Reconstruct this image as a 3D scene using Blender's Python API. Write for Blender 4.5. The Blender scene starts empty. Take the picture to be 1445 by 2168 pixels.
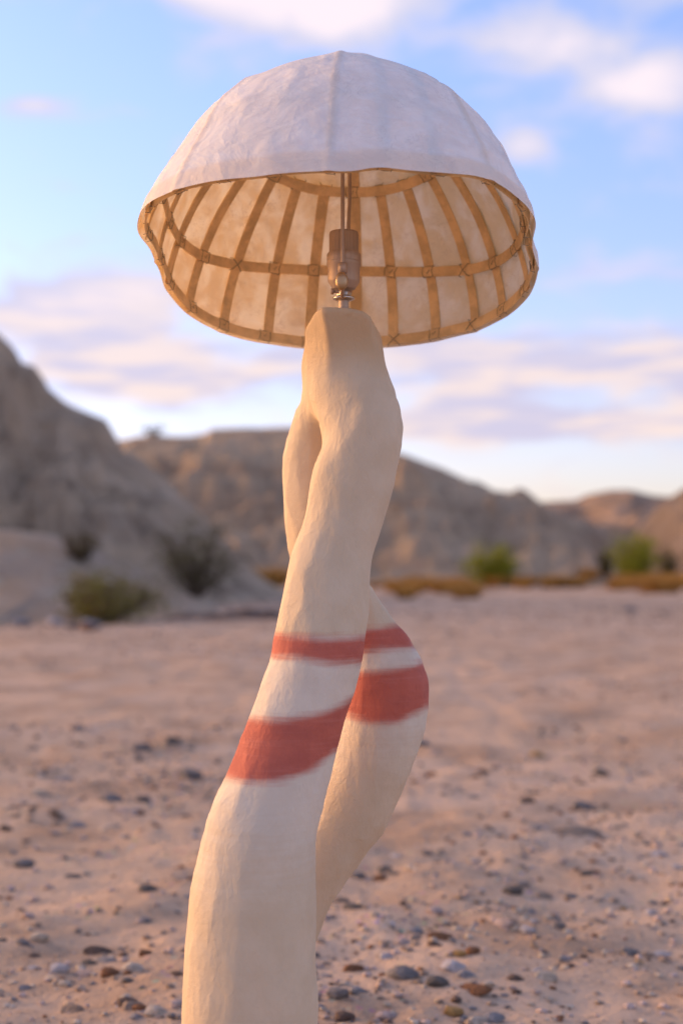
import bpy, bmesh, math, random
import numpy as np
from mathutils import Vector, Matrix
from mathutils.kdtree import KDTree

scene = bpy.context.scene
C = scene.collection
R = math.radians
random.seed(7)
rng = np.random.default_rng(11)

# ------------------------------------------------------------------ camera
F_PX = 3011.0
CAM_H = 0.65
PITCH = math.atan(116 / F_PX)
CP, SP = math.cos(PITCH), math.sin(PITCH)
cam_data = bpy.data.cameras.new('camera')
cam_data.sensor_fit = 'VERTICAL'
cam_data.sensor_height = 36.0
cam_data.lens = 50.0
cam_data.clip_start = 0.05
cam_data.clip_end = 8000
cam_data.dof.use_dof = True
cam_data.dof.focus_distance = 1.47
cam_data.dof.aperture_fstop = 3.8
cam = bpy.data.objects.new('camera', cam_data)
cam.location = (0, 0, CAM_H)
cam.rotation_euler = (R(90) + PITCH, 0, 0)
C.objects.link(cam)
scene.camera = cam


def at(px, py, Y):
    """world point at distance Y along +Y seen at a photo pixel (1445 x 2168)"""
    x = (px - 722.5) / F_PX
    z = (1084 - py) / F_PX
    dy = CP - z * SP
    dz = SP + z * CP
    return np.array([x / dy * Y, Y, CAM_H + dz / dy * Y])


# ------------------------------------------------------------------ light
SUN_EL, SUN_AZ = 11.0, -66.0          # azimuth from +Y towards +X
sun_d = bpy.data.lights.new('sun', 'SUN')
sun_d.energy = 1.6
sun_d.angle = R(50)
sun_d.color = (1.0, 0.60, 0.28)
sun = bpy.data.objects.new('sun', sun_d)
sd = Vector((math.sin(R(SUN_AZ)) * math.cos(R(SUN_EL)), math.cos(R(SUN_AZ)) * math.cos(R(SUN_EL)), math.sin(R(SUN_EL))))
sun.rotation_euler = sd.to_track_quat('Z', 'Y').to_euler()
sun.location = (-5, 0, 6)
C.objects.link(sun)

scene.view_settings.view_transform = 'Standard'
scene.view_settings.look = 'None'
scene.view_settings.exposure = 1.22
scene.view_settings.gamma = 1
scene.view_settings.use_curve_mapping = False


class NT:
    """small helper to write node trees"""
    def __init__(self, tree):
        self.t = tree

    def n(self, typ, **kw):
        nd = self.t.nodes.new(typ)
        for k, v in kw.items():
            setattr(nd, k, v)
        return nd

    def put(self, sock, v):
        if isinstance(v, bpy.types.NodeSocket):
            self.t.links.new(v, sock)
        elif v is not None:
            if sock.type == 'RGBA' and hasattr(v, '__len__') and len(v) == 3:
                v = (*v, 1)
            sock.default_value = v

    def m(self, op, a, b=None, c=None, clamp=False):
        nd = self.n('ShaderNodeMath', operation=op, use_clamp=clamp)
        self.put(nd.inputs[0], a)
        if b is not None: self.put(nd.inputs[1], b)
        if c is not None: self.put(nd.inputs[2], c)
        return nd.outputs[0]

    def mix(self, f, a, b, blend='MIX'):
        nd = self.n('ShaderNodeMix', data_type='RGBA', blend_type=blend)
        self.put(nd.inputs[0], f); self.put(nd.inputs[6], a); self.put(nd.inputs[7], b)
        return nd.outputs[2]

    def step(self, v, lo, hi, to0=0.0, to1=1.0):
        nd = self.n('ShaderNodeMapRange', interpolation_type='SMOOTHSTEP')
        self.put(nd.inputs[0], v)
        nd.inputs[1].default_value = lo; nd.inputs[2].default_value = hi
        nd.inputs[3].default_value = to0; nd.inputs[4].default_value = to1
        return nd.outputs[0]

    def noise(self, vec, scale, detail=4, rough=0.5, dist=0.0):
        nd = self.n('ShaderNodeTexNoise')
        if vec is not None: self.put(nd.inputs['Vector'], vec)
        nd.inputs['Scale'].default_value = scale
        nd.inputs['Detail'].default_value = detail
        nd.inputs['Roughness'].default_value = rough
        nd.inputs['Distortion'].default_value = dist
        return nd.outputs['Fac']

    def vor(self, vec, scale, feature='F1'):
        nd = self.n('ShaderNodeTexVoronoi', feature=feature)
        if vec is not None: self.put(nd.inputs['Vector'], vec)
        nd.inputs['Scale'].default_value = scale
        return nd

    def scalev(self, vec, s):
        nd = self.n('ShaderNodeMapping')
        self.put(nd.inputs[0], vec)
        nd.inputs[3].default_value = s
        return nd.outputs[0]

    def bump(self, h, strength, dist, normal=None):
        nd = self.n('ShaderNodeBump')
        nd.inputs['Strength'].default_value = strength
        nd.inputs['Distance'].default_value = dist
        self.put(nd.inputs['Height'], h)
        if normal is not None: self.put(nd.inputs['Normal'], normal)
        return nd.outputs[0]


# ------------------------------------------------------------------ sky
SKY_STR = 0.15
world = bpy.data.worlds.new('World')
scene.world = world
world.use_nodes = True
wt = world.node_tree
wt.nodes.clear()
w = NT(wt)
sky = w.n('ShaderNodeTexSky', sky_type='NISHITA')
sky.sun_disc = False
sky.sun_elevation = R(SUN_EL)
sky.sun_rotation = R(SUN_AZ % 360)
sky.altitude = 100
sky.air_density = 1.0
sky.dust_density = 1.0
sky.ozone_density = 1.0
tc = w.n('ShaderNodeTexCoord')
sep = w.n('ShaderNodeSeparateXYZ')
w.put(sep.inputs[0], tc.outputs['Generated'])
az = w.m('ARCTAN2', sep.outputs[0], sep.outputs[1])
el = w.m('ARCSINE', sep.outputs[2])
U = w.m('MULTIPLY', az, 10.0)
V = w.m('MULTIPLY', el, 10.0)
cmb = w.n('ShaderNodeCombineXYZ')
w.put(cmb.inputs[0], U)
w.put(cmb.inputs[1], w.m('MULTIPLY', V, 1.9))
UV = cmb.outputs[0]
n1 = w.noise(UV, 1.5, 5, 0.5, 0.3)
n2 = w.noise(w.scalev(UV, (0.22, 0.35, 1)), 1.0, 3, 0.5)
CLOUDS = [  # U, V, rU, rV, weight : where the banks of cloud stand
    (-0.10, 3.92, 0.62, 0.33, 1.5), (-1.0, 3.98, 0.42, 0.18, 1.2), (1.33, 3.55, 0.40, 0.22, 0.85), (2.15, 3.25, 0.42, 0.26, 0.95),
    (1.25, 2.86, 0.20, 0.13, 0.75), (-2.15, 3.10, 0.26, 0.07, 0.75), (-2.1, 3.87, 0.25, 0.13, 0.4), (2.2, 3.95, 0.5, 0.2, 0.5),
    (-1.9, 1.78, 0.75, 0.22, 0.85), (-1.3, 1.92, 0.35, 0.10, 0.6), (-1.45, 1.36, 0.75, 0.20, 0.95), (1.5, 1.35, 1.3, 0.20, 0.85),
    (1.7, 0.98, 1.1, 0.10, 0.85), (0.7, 1.0, 0.5, 0.12, 0.6), (2.0, 2.0, 0.5, 0.10, 0.45), (0.2, 1.6, 0.7, 0.15, 0.6),
]
total = None
for (u0, v0, ru, rv, wt_) in CLOUDS:
    a = w.m('MULTIPLY', w.m('SUBTRACT', U, u0), 1 / ru)
    b = w.m('MULTIPLY', w.m('SUBTRACT', V, v0), 1 / rv)
    d2 = w.m('ADD', w.m('MULTIPLY', a, a), w.m('MULTIPLY', b, b))
    g = w.m('MULTIPLY', w.m('EXPONENT', w.m('MULTIPLY', d2, -0.8)), wt_)
    total = g if total is None else w.m('ADD', total, g)
# other clouds all round the rest of the sky
elsewhere = w.step(w.m('ABSOLUTE', az), 0.28, 0.5)
generic = w.m('MULTIPLY', w.step(n2, 0.46, 0.66), elsewhere)
total = w.m('ADD', total, w.m('MULTIPLY', generic, 0.8))
dens = w.m('ADD', w.m('MULTIPLY', total, 0.78), w.m('MULTIPLY', w.m('SUBTRACT', n1, 0.5), 1.15))
cloud = w.step(dens, 0.02, 0.50)
thick = w.step(dens, 0.35, 0.85)
SKYK = 1.0
low = w.step(V, 2.6, 1.2)
tone = w.noise(w.scalev(UV, (0.7, 2.2, 1)), 1.6, 3, 0.5)
c_high = w.mix(thick, (2.1, 2.05, 2.55), (3.1, 2.65, 2.75))
c_low = w.mix(w.step(tone, 0.40, 0.60), (1.95, 1.8, 2.3), (2.85, 2.3, 2.15))
c_cloud = w.mix(low, c_high, c_low)
haze_f = w.step(V, 3.2, 0.2)
skyc = w.mix(0.0, sky.outputs[0], (1, 1, 1))
tint = w.mix(w.step(V, 0.2, 4.2), (0.72, 0.645, 0.93), (0.82, 0.81, 1.13))   # cool white balance of the dusk picture
# the sunset side of the sky keeps its warm glow
cs = w.m('ADD', w.m('MULTIPLY', sep.outputs[0], sd.x), w.m('ADD', w.m('MULTIPLY', sep.outputs[1], sd.y), w.m('MULTIPLY', sep.outputs[2], sd.z)))
tint = w.mix(w.step(cs, 0.72, 0.98), tint, (1.45, 1.05, 0.85))
base = w.mix(1.0, skyc, tint, 'MULTIPLY')
final = w.mix(w.m('MULTIPLY', cloud, 0.92), base, c_cloud)
bg = w.n('ShaderNodeBackground')
w.put(bg.inputs[0], final)
bg.inputs[1].default_value = SKY_STR
out = w.n('ShaderNodeOutputWorld')
wt.links.new(bg.outputs[0], out.inputs[0])


# ------------------------------------------------------------------ object helpers
def link_mesh(name, me, mat=None, parent=None, loc=None, smooth=True):
    o = bpy.data.objects.new(name, me)
    C.objects.link(o)
    if mat is not None and not me.materials:
        me.materials.append(mat)
    if smooth and len(me.polygons):
        me.polygons.foreach_set('use_smooth', [True] * len(me.polygons))
    if parent is not None:
        o.parent = parent
        o.matrix_parent_inverse = world_mat(parent).inverted()
    if loc is not None:
        o.location = loc
    return o


def world_mat(o):
    m = Matrix.Translation(o.location) @ o.rotation_euler.to_matrix().to_4x4()
    return m


def mesh_from(name, verts, faces):
    me = bpy.data.meshes.new(name)
    me.from_pydata([tuple(map(float, v)) for v in verts], [], [tuple(map(int, f)) for f in faces])
    me.update()
    return me


def tag(o, label, cat=None, group=None, kind=None):
    if label: o['label'] = label
    if cat: o['category'] = cat
    if group: o['group'] = group
    if kind: o['kind'] = kind
    return o


def tube(path, rad, sides=8, closed=False, flat=1.0):
    """verts, faces of a tube along a path; rad scalar or list"""
    P = np.asarray(path, float)
    n = len(P)
    rad = np.full(n, rad) if np.isscalar(rad) else np.asarray(rad, float)
    if closed:
        T = np.roll(P, -1, 0) - np.roll(P, 1, 0)
    else:
        T = np.gradient(P, axis=0)
    T /= np.linalg.norm(T, axis=1)[:, None] + 1e-12
    up = np.array([0, 0, 1.0]) if abs(T[0][2]) < 0.9 else np.array([1.0, 0, 0])
    a = np.cross(T[0], up); a /= np.linalg.norm(a)
    V, Fc = [], []
    for i in range(n):
        a = a - T[i] * (a @ T[i]); a /= np.linalg.norm(a)
        b = np.cross(T[i], a)
        for k in range(sides):
            t = 2 * math.pi * k / sides
            V.append(P[i] + rad[i] * (math.cos(t) * a + flat * math.sin(t) * b))
    m = n if closed else n - 1
    for i in range(m):
        j = (i + 1) % n
        for k in range(sides):
            k2 = (k + 1) % sides
            Fc.append((i * sides + k, i * sides + k2, j * sides + k2, j * sides + k))
    if not closed:
        Fc.append(tuple(range(sides))[::-1])
        Fc.append(tuple((n - 1) * sides + k for k in range(sides)))
    return V, Fc


def merge(parts):
    V, Fc = [], []
    for v, f in parts:
        o = len(V)
        V.extend(v)
        Fc.extend([tuple(i + o for i in q) for q in f])
    return V, Fc


def lathe(profile, center, sides=48, flute=None):
    """profile list of (r, z, fluted 0/1) about a vertical axis"""
    V, Fc = [], []
    for (r, z, fl) in profile:
        for k in range(sides):
            t = 2 * math.pi * k / sides
            rr = r - (flute if (fl and flute and k % 3 == 0) else 0)
            V.append((center[0] + rr * math.cos(t), center[1] + rr * math.sin(t), z))
    for i in range(len(profile) - 1):
        for k in range(sides):
            k2 = (k + 1) % sides
            Fc.append((i * sides + k, i * sides + k2, (i + 1) * sides + k2, (i + 1) * sides + k))
    Fc.append(tuple(range(sides))[::-1])
    Fc.append(tuple((len(profile) - 1) * sides + k for k in range(sides)))
    return V, Fc


def _hash(ix, iy, seed):
    h = (ix.astype(np.int64) * 374761393 + iy.astype(np.int64) * 668265263 + seed * 974711) & 0xffffffff
    h = ((h ^ (h >> 13)) * 1274126177) & 0xffffffff
    h = h ^ (h >> 16)
    return (h & 0xffffff) / float(0xffffff)


def vnoise(x, y, seed=0):
    ix, iy = np.floor(x), np.floor(y)
    fx, fy = x - ix, y - iy
    fx = fx * fx * fx * (fx * (fx * 6 - 15) + 10); fy = fy * fy * fy * (fy * (fy * 6 - 15) + 10)
    a = _hash(ix, iy, seed); b = _hash(ix + 1, iy, seed)
    c = _hash(ix, iy + 1, seed); d = _hash(ix + 1, iy + 1, seed)
    return (a + (b - a) * fx) * (1 - fy) + (c + (d - c) * fx) * fy


def fbm(x, y, oct=5, seed=0, gain=0.5):
    s, a, t = 0, 1.0, 0
    for o in range(oct):
        s = s + a * (vnoise(x * 2 ** o, y * 2 ** o, seed + o) - 0.5)
        t += a; a *= gain
    return s / t * 2


def ridged(x, y, oct=4, seed=0):
    s, a, t = 0, 1.0, 0
    for o in range(oct):
        s = s + a * (1 - np.abs(vnoise(x * 2 ** o, y * 2 ** o, seed + o) * 2 - 1))
        t += a; a *= 0.5
    return s / t


def new_mat(name):
    m = bpy.data.materials.new(name)
    m.use_nodes = True
    m.node_tree.nodes.clear()
    t = NT(m.node_tree)
    o = t.n('ShaderNodeOutputMaterial')
    return m, t, o


def principled(t, o, col, rough=0.8, metal=0.0, normal=None, spec=0.3):
    b = t.n('ShaderNodeBsdfPrincipled')
    t.put(b.inputs['Base Color'], col)
    t.put(b.inputs['Roughness'], rough)
    b.inputs['Metallic'].default_value = metal
    b.inputs['Specular IOR Level'].default_value = spec
    if normal is not None: t.put(b.inputs['Normal'], normal)
    t.t.links.new(b.outputs[0], o.inputs[0])
    return b


# ------------------------------------------------------------------ ground and hills
def ground_mat():
    m, t, o = new_mat('desert_sand')
    p = t.n('ShaderNodeTexCoord').outputs['Object']
    big = t.noise(p, 0.35, 4, 0.55)
    mid = t.noise(p, 2.3, 6, 0.6, 0.3)
    fine = t.noise(p, 60, 5, 0.65)
    streak = t.noise(t.scalev(p, (0.8, 2.0, 1)), 5.0, 5, 0.6)
    col = t.mix(t.step(big, 0.35, 0.65), (0.56, 0.385, 0.255), (0.63, 0.445, 0.31))
    col = t.mix(t.step(mid, 0.40, 0.68), col, (0.43, 0.275, 0.17))
    col = t.mix(t.m('MULTIPLY', t.step(streak, 0.52, 0.72), 0.5), col, (0.67, 0.485, 0.34))
    col = t.mix(t.m('MULTIPLY', t.step(fine, 0.50, 0.72), 0.55), col, (0.25, 0.17, 0.12))
    v = t.vor(p, 38)
    peb = t.step(v.outputs['Distance'], 0.16, 0.30, 1, 0)
    pick = t.step(t.noise(p, 3.0, 3, 0.6), 0.50, 0.62)
    col = t.mix(t.m('MULTIPLY', t.m('MULTIPLY', peb, pick), 0.6), col, t.mix(0.55, v.outputs['Color'], (0.22, 0.17, 0.15)))
    h = t.m('ADD', t.m('MULTIPLY', mid, 0.5), t.m('MULTIPLY', fine, 0.18))
    nrm = t.bump(h, 1.0, 0.05)
    principled(t, o, col, 0.95, normal=nrm, spec=0.1)
    return m


def rock_mat(name, c1, c2, c3, scale=1.0, dark=0.34):
    m, t, o = new_mat(name)
    p = t.n('ShaderNodeTexCoord').outputs['Object']
    big = t.noise(p, 0.16 * scale, 5, 0.6, 0.6)
    mid = t.noise(t.scalev(p, (1, 1, 0.45)), 0.7 * scale, 6, 0.65, 0.4)
    strata = t.noise(t.scalev(p, (0.06, 0.06, 1.6)), 1.3 * scale, 4, 0.6)
    fine = t.noise(p, 4.0 * scale, 5, 0.7)
    col = t.mix(t.step(big, 0.36, 0.64), c1, c2)
    col = t.mix(t.m('MULTIPLY', t.step(strata, 0.45, 0.65), 0.6), col, c3)
    col = t.mix(t.m('MULTIPLY', t.step(mid, 0.48, 0.72), 0.65), col, (c1[0] * dark, c1[1] * dark, c1[2] * dark * 1.05))
    pale = t.noise(t.scalev(p, (1, 1, 0.7)), 0.5 * scale, 5, 0.6, 0.8)
    col = t.mix(t.m('MULTIPLY', t.step(pale, 0.52, 0.66), 0.6), col, (min(.8, c3[0] * 1.25), min(.8, c3[1] * 1.25), min(.8, c3[2] * 1.3)))
    col = t.mix(t.m('MULTIPLY', t.step(fine, 0.5, 0.75), 0.4), col, (c2[0] * .6, c2[1] * .6, c2[2] * .6))
    nrm = t.bump(t.m('ADD', mid, t.m('MULTIPLY', fine, 0.35)), 1.0, 0.6)
    principled(t, o, col, 0.95, normal=nrm, spec=0.1)
    return m


def ground_h(x, y):
    d = np.hypot(x, y - 1.5)
    h = 0.030 * fbm(x * 1.3, y * 1.3, 4, 3) + 0.018 * fbm(x * 5, y * 5, 3, 9) + 0.009 * fbm(x * 17, y * 17, 3, 19)
    h = h + 0.10 * fbm(x * 0.12, y * 0.12, 3, 5) * np.clip((d - 5) / 15, 0, 1)
    h = h * np.clip(1.2 - d / 400, 0, 1)
    return h


def build_ground():
    nx, ny = 521, 561
    u = np.linspace(-1, 1, nx)
    xs = np.sinh(u * 10.0) / np.sinh(10.0) * 3000
    v = np.linspace(0, 1, ny)
    vb = np.linspace(-1, 1, ny)
    ys = np.sinh(vb * 9.6) / np.sinh(9.6) * 3000 + 2.6
    X, Y = np.meshgrid(xs, ys)
    Z = ground_h(X, Y)
    V = np.stack([X, Y, Z], -1).reshape(-1, 3)
    i = np.arange(nx * ny).reshape(ny, nx)
    Fc = np.stack([i[:-1, :-1], i[:-1, 1:], i[1:, 1:], i[1:, :-1]], -1).reshape(-1, 4)
    me = bpy.data.meshes.new('ground')
    me.from_pydata(V.tolist(), [], Fc.tolist())
    o = link_mesh('ground', me, MG)
    tag(o, 'pinkish sandy desert wash floor strewn with small stones', kind='structure')


MG = ground_mat()
build_ground()

HILLS = {}


class Hill:
    def __init__(self, pts, Yr, Yf, amp, gfreq, seed, steep=1.0, back=10.0, ledge=0.0):
        P = np.array([at(a, b, Yr) for a, b in pts])
        self.px, self.pz = P[:, 0], P[:, 2]
        self.Yr, self.Yf, self.amp, self.g, self.seed, self.steep, self.back = Yr, Yf, amp, gfreq, seed, steep, back

    def h(self, x, y):
        zr = np.interp(x, self.px, self.pz)
        zr = zr + 0.02 * self.amp * 10 * fbm(x * self.g * 2.0, x * 0 + 3, 4, self.seed + 40)
        # foot line wanders
        yf = self.Yf + (self.Yr - self.Yf) * 0.25 * fbm(x * self.g * 0.5, x * 0, 3, self.seed + 7)
        v = (y - yf) / (self.Yr - yf)
        vv = np.clip(v, 0, 1)
        prof = vv ** self.steep * 0.55 + 0.45 * (3 * vv ** 2 - 2 * vv ** 3)
        b = np.clip((y - self.Yr) / self.back, 0, 1)
        prof = np.where(v > 1, 1 - b * b * (3 - 2 * b) * 1.05 - 0.02 * np.clip((y - self.Yr), 0, 3), prof)
        gul = ridged(x * self.g + 0.35 * fbm(x * self.g, y * 0.25, 2, self.seed + 3) + vv * 0.5, y * self.g * 0.35, 4, self.seed)
        lump = fbm(x * self.g * 1.7, y * self.g * 1.7, 4, self.seed + 21) + 1.5 * ridged(x * self.g * 3.1, y * self.g * 3.1, 4, self.seed + 33) - 0.75
        w_ = np.clip(vv * 5, 0, 1) * np.clip((1.02 - vv) * 2.2, 0.05, 1)
        tz = zr * prof
        prof = prof + np.where(zr > 1, 0.030 * np.sin(tz / 0.85 * 2 * np.pi + 2.5 * fbm(x * 0.3, y * 0.3, 3, self.seed + 60)), 0) * np.clip(vv * 4, 0, 1) * np.clip((1 - vv) * 6, 0, 1)
        z = zr * prof + np.minimum(zr, 4) * self.amp * (-(gul - 0.45) * 1.3 + lump * 0.5) * w_
        return z - 0.06 - 0.5 * np.clip(-v, 0, 1)

    def build(self, name, mat, label, nx=420, ny=180):
        xs = np.linspace(self.px[0], self.px[-1], nx)
        d = self.Yr - self.Yf
        ys = np.concatenate([np.linspace(self.Yf - 0.35 * d, self.Yr, int(ny * .75)), np.linspace(self.Yr, self.Yr + self.back * 1.3, int(ny * .25) + 1)[1:]])
        X, Y = np.meshgrid(xs, ys)
        Z = self.h(X, Y)
        Z[0] -= 0.4; Z[-1] = np.minimum(Z[-1], -0.5)
        V = np.stack([X, Y, Z], -1).reshape(-1, 3)
        n, mm = len(xs), len(ys)
        i = np.arange(n * mm).reshape(mm, n)
        Fc = np.stack([i[:-1, :-1], i[:-1, 1:], i[1:, 1:], i[1:, :-1]], -1).reshape(-1, 4)
        me = bpy.data.meshes.new(name)
        me.from_pydata(V.tolist(), [], Fc.tolist())
        o = link_mesh(name, me, mat)
        return tag(o, label, kind='structure')


M_CLIFF = rock_mat('cliff_rock', (0.58, 0.42, 0.275), (0.46, 0.34, 0.23), (0.66, 0.49, 0.32), 1.6)
M_MID = rock_mat('mid_rock', (0.51, 0.365, 0.235), (0.60, 0.435, 0.28), (0.42, 0.275, 0.17), 1.0)
M_FAR = rock_mat('far_rock', (0.40, 0.265, 0.16), (0.36, 0.245, 0.17), (0.45, 0.31, 0.205), 0.8)
M_BANK = rock_mat('bank_sand', (0.74, 0.57, 0.42), (0.66, 0.47, 0.30), (0.78, 0.61, 0.46), 4.0, 0.8)

cliff = Hill([(-1500, 420), (-700, 520), (-250, 620), (-60, 670), (0, 703), (22, 722), (38, 758), (74, 768), (90, 800), (130, 835), (170, 855), (222, 876),
              (236, 905), (250, 936), (300, 962), (350, 1002), (420, 1075), (480, 1145), (540, 1215), (600, 1265), (700, 1290)], 30, 23.5, 0.38, 0.42, 3, 0.8, 14)
cliff.build('cliff', M_CLIFF, 'steep grey brown eroded cliff rising at the left', 640, 200)
mid = Hill([(-600, 880), (100, 930), (260, 926), (310, 919), (400, 919), (434, 915), (450, 905), (500, 903), (615, 901), (700, 915), (850, 960), (900, 974), (940, 989),
            (1000, 1017), (1040, 1036), (1070, 1037), (1105, 1050), (1135, 1066), (1200, 1088), (1260, 1120), (1330, 1180), (1400, 1225), (1450, 1245)], 55, 43, 0.38, 0.26, 5, 0.7, 20)
mid.build('hill', M_MID, 'flat topped brown badland hill stretching behind the lamp', 560, 200)
far = Hill([(700, 1090), (1000, 1080), (1090, 1066), (1150, 1059), (1215, 1056), (1250, 1041), (1290, 1033), (1330, 1034), (1380, 1045), (1420, 1050), (1500, 1040), (1800, 1000), (2600, 980)],
           85, 66, 0.40, 0.16, 8, 0.8, 30)
far.build('hill', M_FAR, 'low rounded tan hill farthest away at the right', 220, 80)
edge = Hill([(1290, 1240), (1335, 1190), (1370, 1120), (1400, 1064), (1445, 1030), (1520, 1000), (1700, 960), (2300, 900)], 48, 40, 0.16, 0.35, 12, 0.8, 14)
edge.build('hill', M_FAR, 'tan hill flank cut off by the right edge', 120, 70)
bank = Hill([(-900, 1060), (-200, 1100), (0, 1112), (100, 1122), (190, 1146), (260, 1182), (330, 1222), (400, 1254), (450, 1272), (520, 1290), (600, 1300)], 22, 15.2, 0.05, 0.8, 17, 1.0, 4)
bank.build('bank', M_BANK, 'pale sandy bank sloping up to the left cliff', 200, 70)
ledge = Hill([(190, 1322), (260, 1306), (330, 1300), (400, 1292), (450, 1286), (520, 1278), (580, 1282), (640, 1300)], 18.0, 17.3, 0.25, 3.0, 23, 0.35, 2.5)
ledge.build('ledge', rock_mat('ledge_dirt', (0.22, 0.16, 0.13), (0.27, 0.2, 0.16), (0.3, 0.22, 0.18), 5.0), 'low dark cut earth ledge along the left edge of the wash', 160, 40)
TERR = [cliff, mid, far, edge, bank, ledge]


def surf_z(x, y):
    X, Y = np.array([float(x)]), np.array([float(y)])
    z = ground_h(X, Y)[0]
    for hl in TERR:
        if hl.px[0] < x < hl.px[-1] and hl.Yf - 3 < y < hl.Yr + 1.3 * hl.back:
            z = max(z, hl.h(X, Y)[0])
    return float(z)


# ------------------------------------------------------------------ bushes
def leaf_mat(name, c1, c2):
    m, t, o = new_mat(name)
    p = t.n('ShaderNodeTexCoord').outputs['Object']
    gi = t.n('ShaderNodeNewGeometry').outputs['Random Per Island']
    col = t.mix(gi, c1, c2)
    d = t.n('ShaderNodeBsdfDiffuse'); t.put(d.inputs[0], col)
    tr = t.n('ShaderNodeBsdfTranslucent'); t.put(tr.inputs[0], col)
    mx = t.n('ShaderNodeMixShader'); mx.inputs[0].default_value = 0.3
    t.t.links.new(d.outputs[0], mx.inputs[1]); t.t.links.new(tr.outputs[0], mx.inputs[2])
    t.t.links.new(mx.outputs[0], o.inputs[0])
    return m


def plain_mat(name, c, rough=0.9, var=0.25, scale=20):
    m, t, o = new_mat(name)
    p = t.n('ShaderNodeTexCoord').outputs['Object']
    n = t.noise(p, scale, 4, 0.6)
    col = t.mix(t.step(n, 0.35, 0.65), tuple(v * (1 - var) for v in c), tuple(min(1, v * (1 + var)) for v in c))
    principled(t, o, col, rough, normal=t.bump(n, 0.4, 0.01), spec=0.15)
    return m


M_TWIG = plain_mat('twig_bark', (0.13, 0.095, 0.07))


def bush(name, label, cat, px, Y, width, height, mat, n_stem=14, leaves=1800, leaf=0.035, group=None, sink=0.05, spread=1.0, py=None):
    x = at(px, 1200, Y)[0]
    z = surf_z(x, Y) - sink
    root = bpy.data.objects.new(name, None)
    C.objects.link(root)
    root.location = (x, Y, z)
    tag(root, label, cat, group)
    r = np.random.default_rng(int(px * 7 + Y))
    tubes, ends = [], []
    for i in range(n_stem):
        a = r.uniform(0, 2 * math.pi)
        rad = width / 2 * math.sqrt(r.uniform(0.02, 1))
        hh = height * (1 - 0.45 * (rad / (width / 2)) ** 2) * r.uniform(0.75, 1.05)
        pts = []
        for k in range(6):
            s = k / 5
            pts.append((math.cos(a) * rad * s ** spread + r.normal() * 0.02 * width * s, math.sin(a) * rad * s ** spread + r.normal() * 0.02 * width * s, hh * s))
        tubes.append(tube(pts, np.linspace(0.018, 0.005, 6) * (0.5 + height * 0.5), 5))
        for k in range(2, 6):
            ends.append(pts[k])
            for q in range(2):
                e = np.array(pts[k]) + r.normal(size=3) * np.array([0.11, 0.11, 0.08]) * width * 0.8
                e[2] = max(e[2], 0.06)
                tubes.append(tube([pts[k], e], [0.006, 0.003], 4))
                ends.append(tuple(e))
    Vb, Fb = merge(tubes)
    me = mesh_from('branches', Vb, Fb)
    o = link_mesh('branches', me, M_TWIG, None); o.parent = root
    E_ = np.array(ends)
    c = E_[r.integers(0, len(E_), leaves)] + r.normal(size=(leaves, 3)) * width * 0.055
    c[:, 2] = np.maximum(c[:, 2], 0.03)
    d1 = r.normal(size=(leaves, 3)); d1 /= np.linalg.norm(d1, axis=1)[:, None]
    d2 = np.cross(d1, r.normal(size=(leaves, 3))); d2 /= np.linalg.norm(d2, axis=1)[:, None]
    L = leaf * r.uniform(0.6, 1.3, (leaves, 1))
    V = np.stack([c - d1 * L, c + d2 * L * 0.4, c + d1 * L, c - d2 * L * 0.4], 1).reshape(-1, 3)
    Fc = np.arange(leaves * 4).reshape(-1, 4)
    me = bpy.data.meshes.new('foliage'); me.from_pydata(V.tolist(), [], Fc.tolist())
    o = link_mesh('foliage', me, mat, None, smooth=False); o.parent = root
    return root


M_OLIVE = leaf_mat('olive_leaves', (0.15, 0.13, 0.032), (0.25, 0.22, 0.05))
M_BROWN = leaf_mat('dry_olive_leaves', (0.085, 0.062, 0.03), (0.14, 0.11, 0.045))
M_DARK = leaf_mat('dark_leaves', (0.10, 0.092, 0.04), (0.155, 0.14, 0.05))
M_GREEN = leaf_mat('green_leaves', (0.24, 0.25, 0.02), (0.42, 0.40, 0.04))
M_DULL = leaf_mat('dull_leaves', (0.12, 0.10, 0.035), (0.17, 0.14, 0.05))
M_RUST = leaf_mat('rust_brush', (0.42, 0.22, 0.06), (0.56, 0.33, 0.10))

bush('desert_bush', 'low wide olive bush at the foot of the pale left bank', 'bush', 205, 16.6, 1.4, 0.62, M_OLIVE, 34, 3000, 0.028, spread=0.8)
bush('desert_bush', 'small brownish bush higher on the pale left bank', 'bush', 168, 20.4, 0.62, 0.50, M_BROWN, 14, 900, 0.026)
bush('desert_bush', 'tall dark sparse bush against the cliff left of the lamp', 'bush', 415, 22.6, 1.5, 1.35, M_DARK, 30, 2200, 0.03)
bush('desert_bush', 'bare little shrub outlined on the hill crest against the sky', 'bush', 325, 55.0, 1.1, 0.55, M_DARK, 16, 250, 0.04, sink=0.1)
bush('desert_bush', 'round bright green bush in front of the hills just right of the lamp', 'bush', 1035, 41.5, 1.6, 1.2, M_GREEN, 26, 3600, 0.05)
bush('desert_bush', 'taller yellow green bush near the right edge', 'bush', 1335, 41.0, 1.5, 1.6, M_GREEN, 26, 3600, 0.05)
bush('desert_bush', 'pale green small bush just left of the taller green one', 'bush', 1280, 43.0, 0.6, 1.0, M_DULL, 12, 700, 0.05)
bush('desert_bush', 'dull grey green bush below the hill at the right edge', 'bush', 1412, 41.5, 0.9, 1.2, M_DULL, 16, 900, 0.05)


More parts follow.
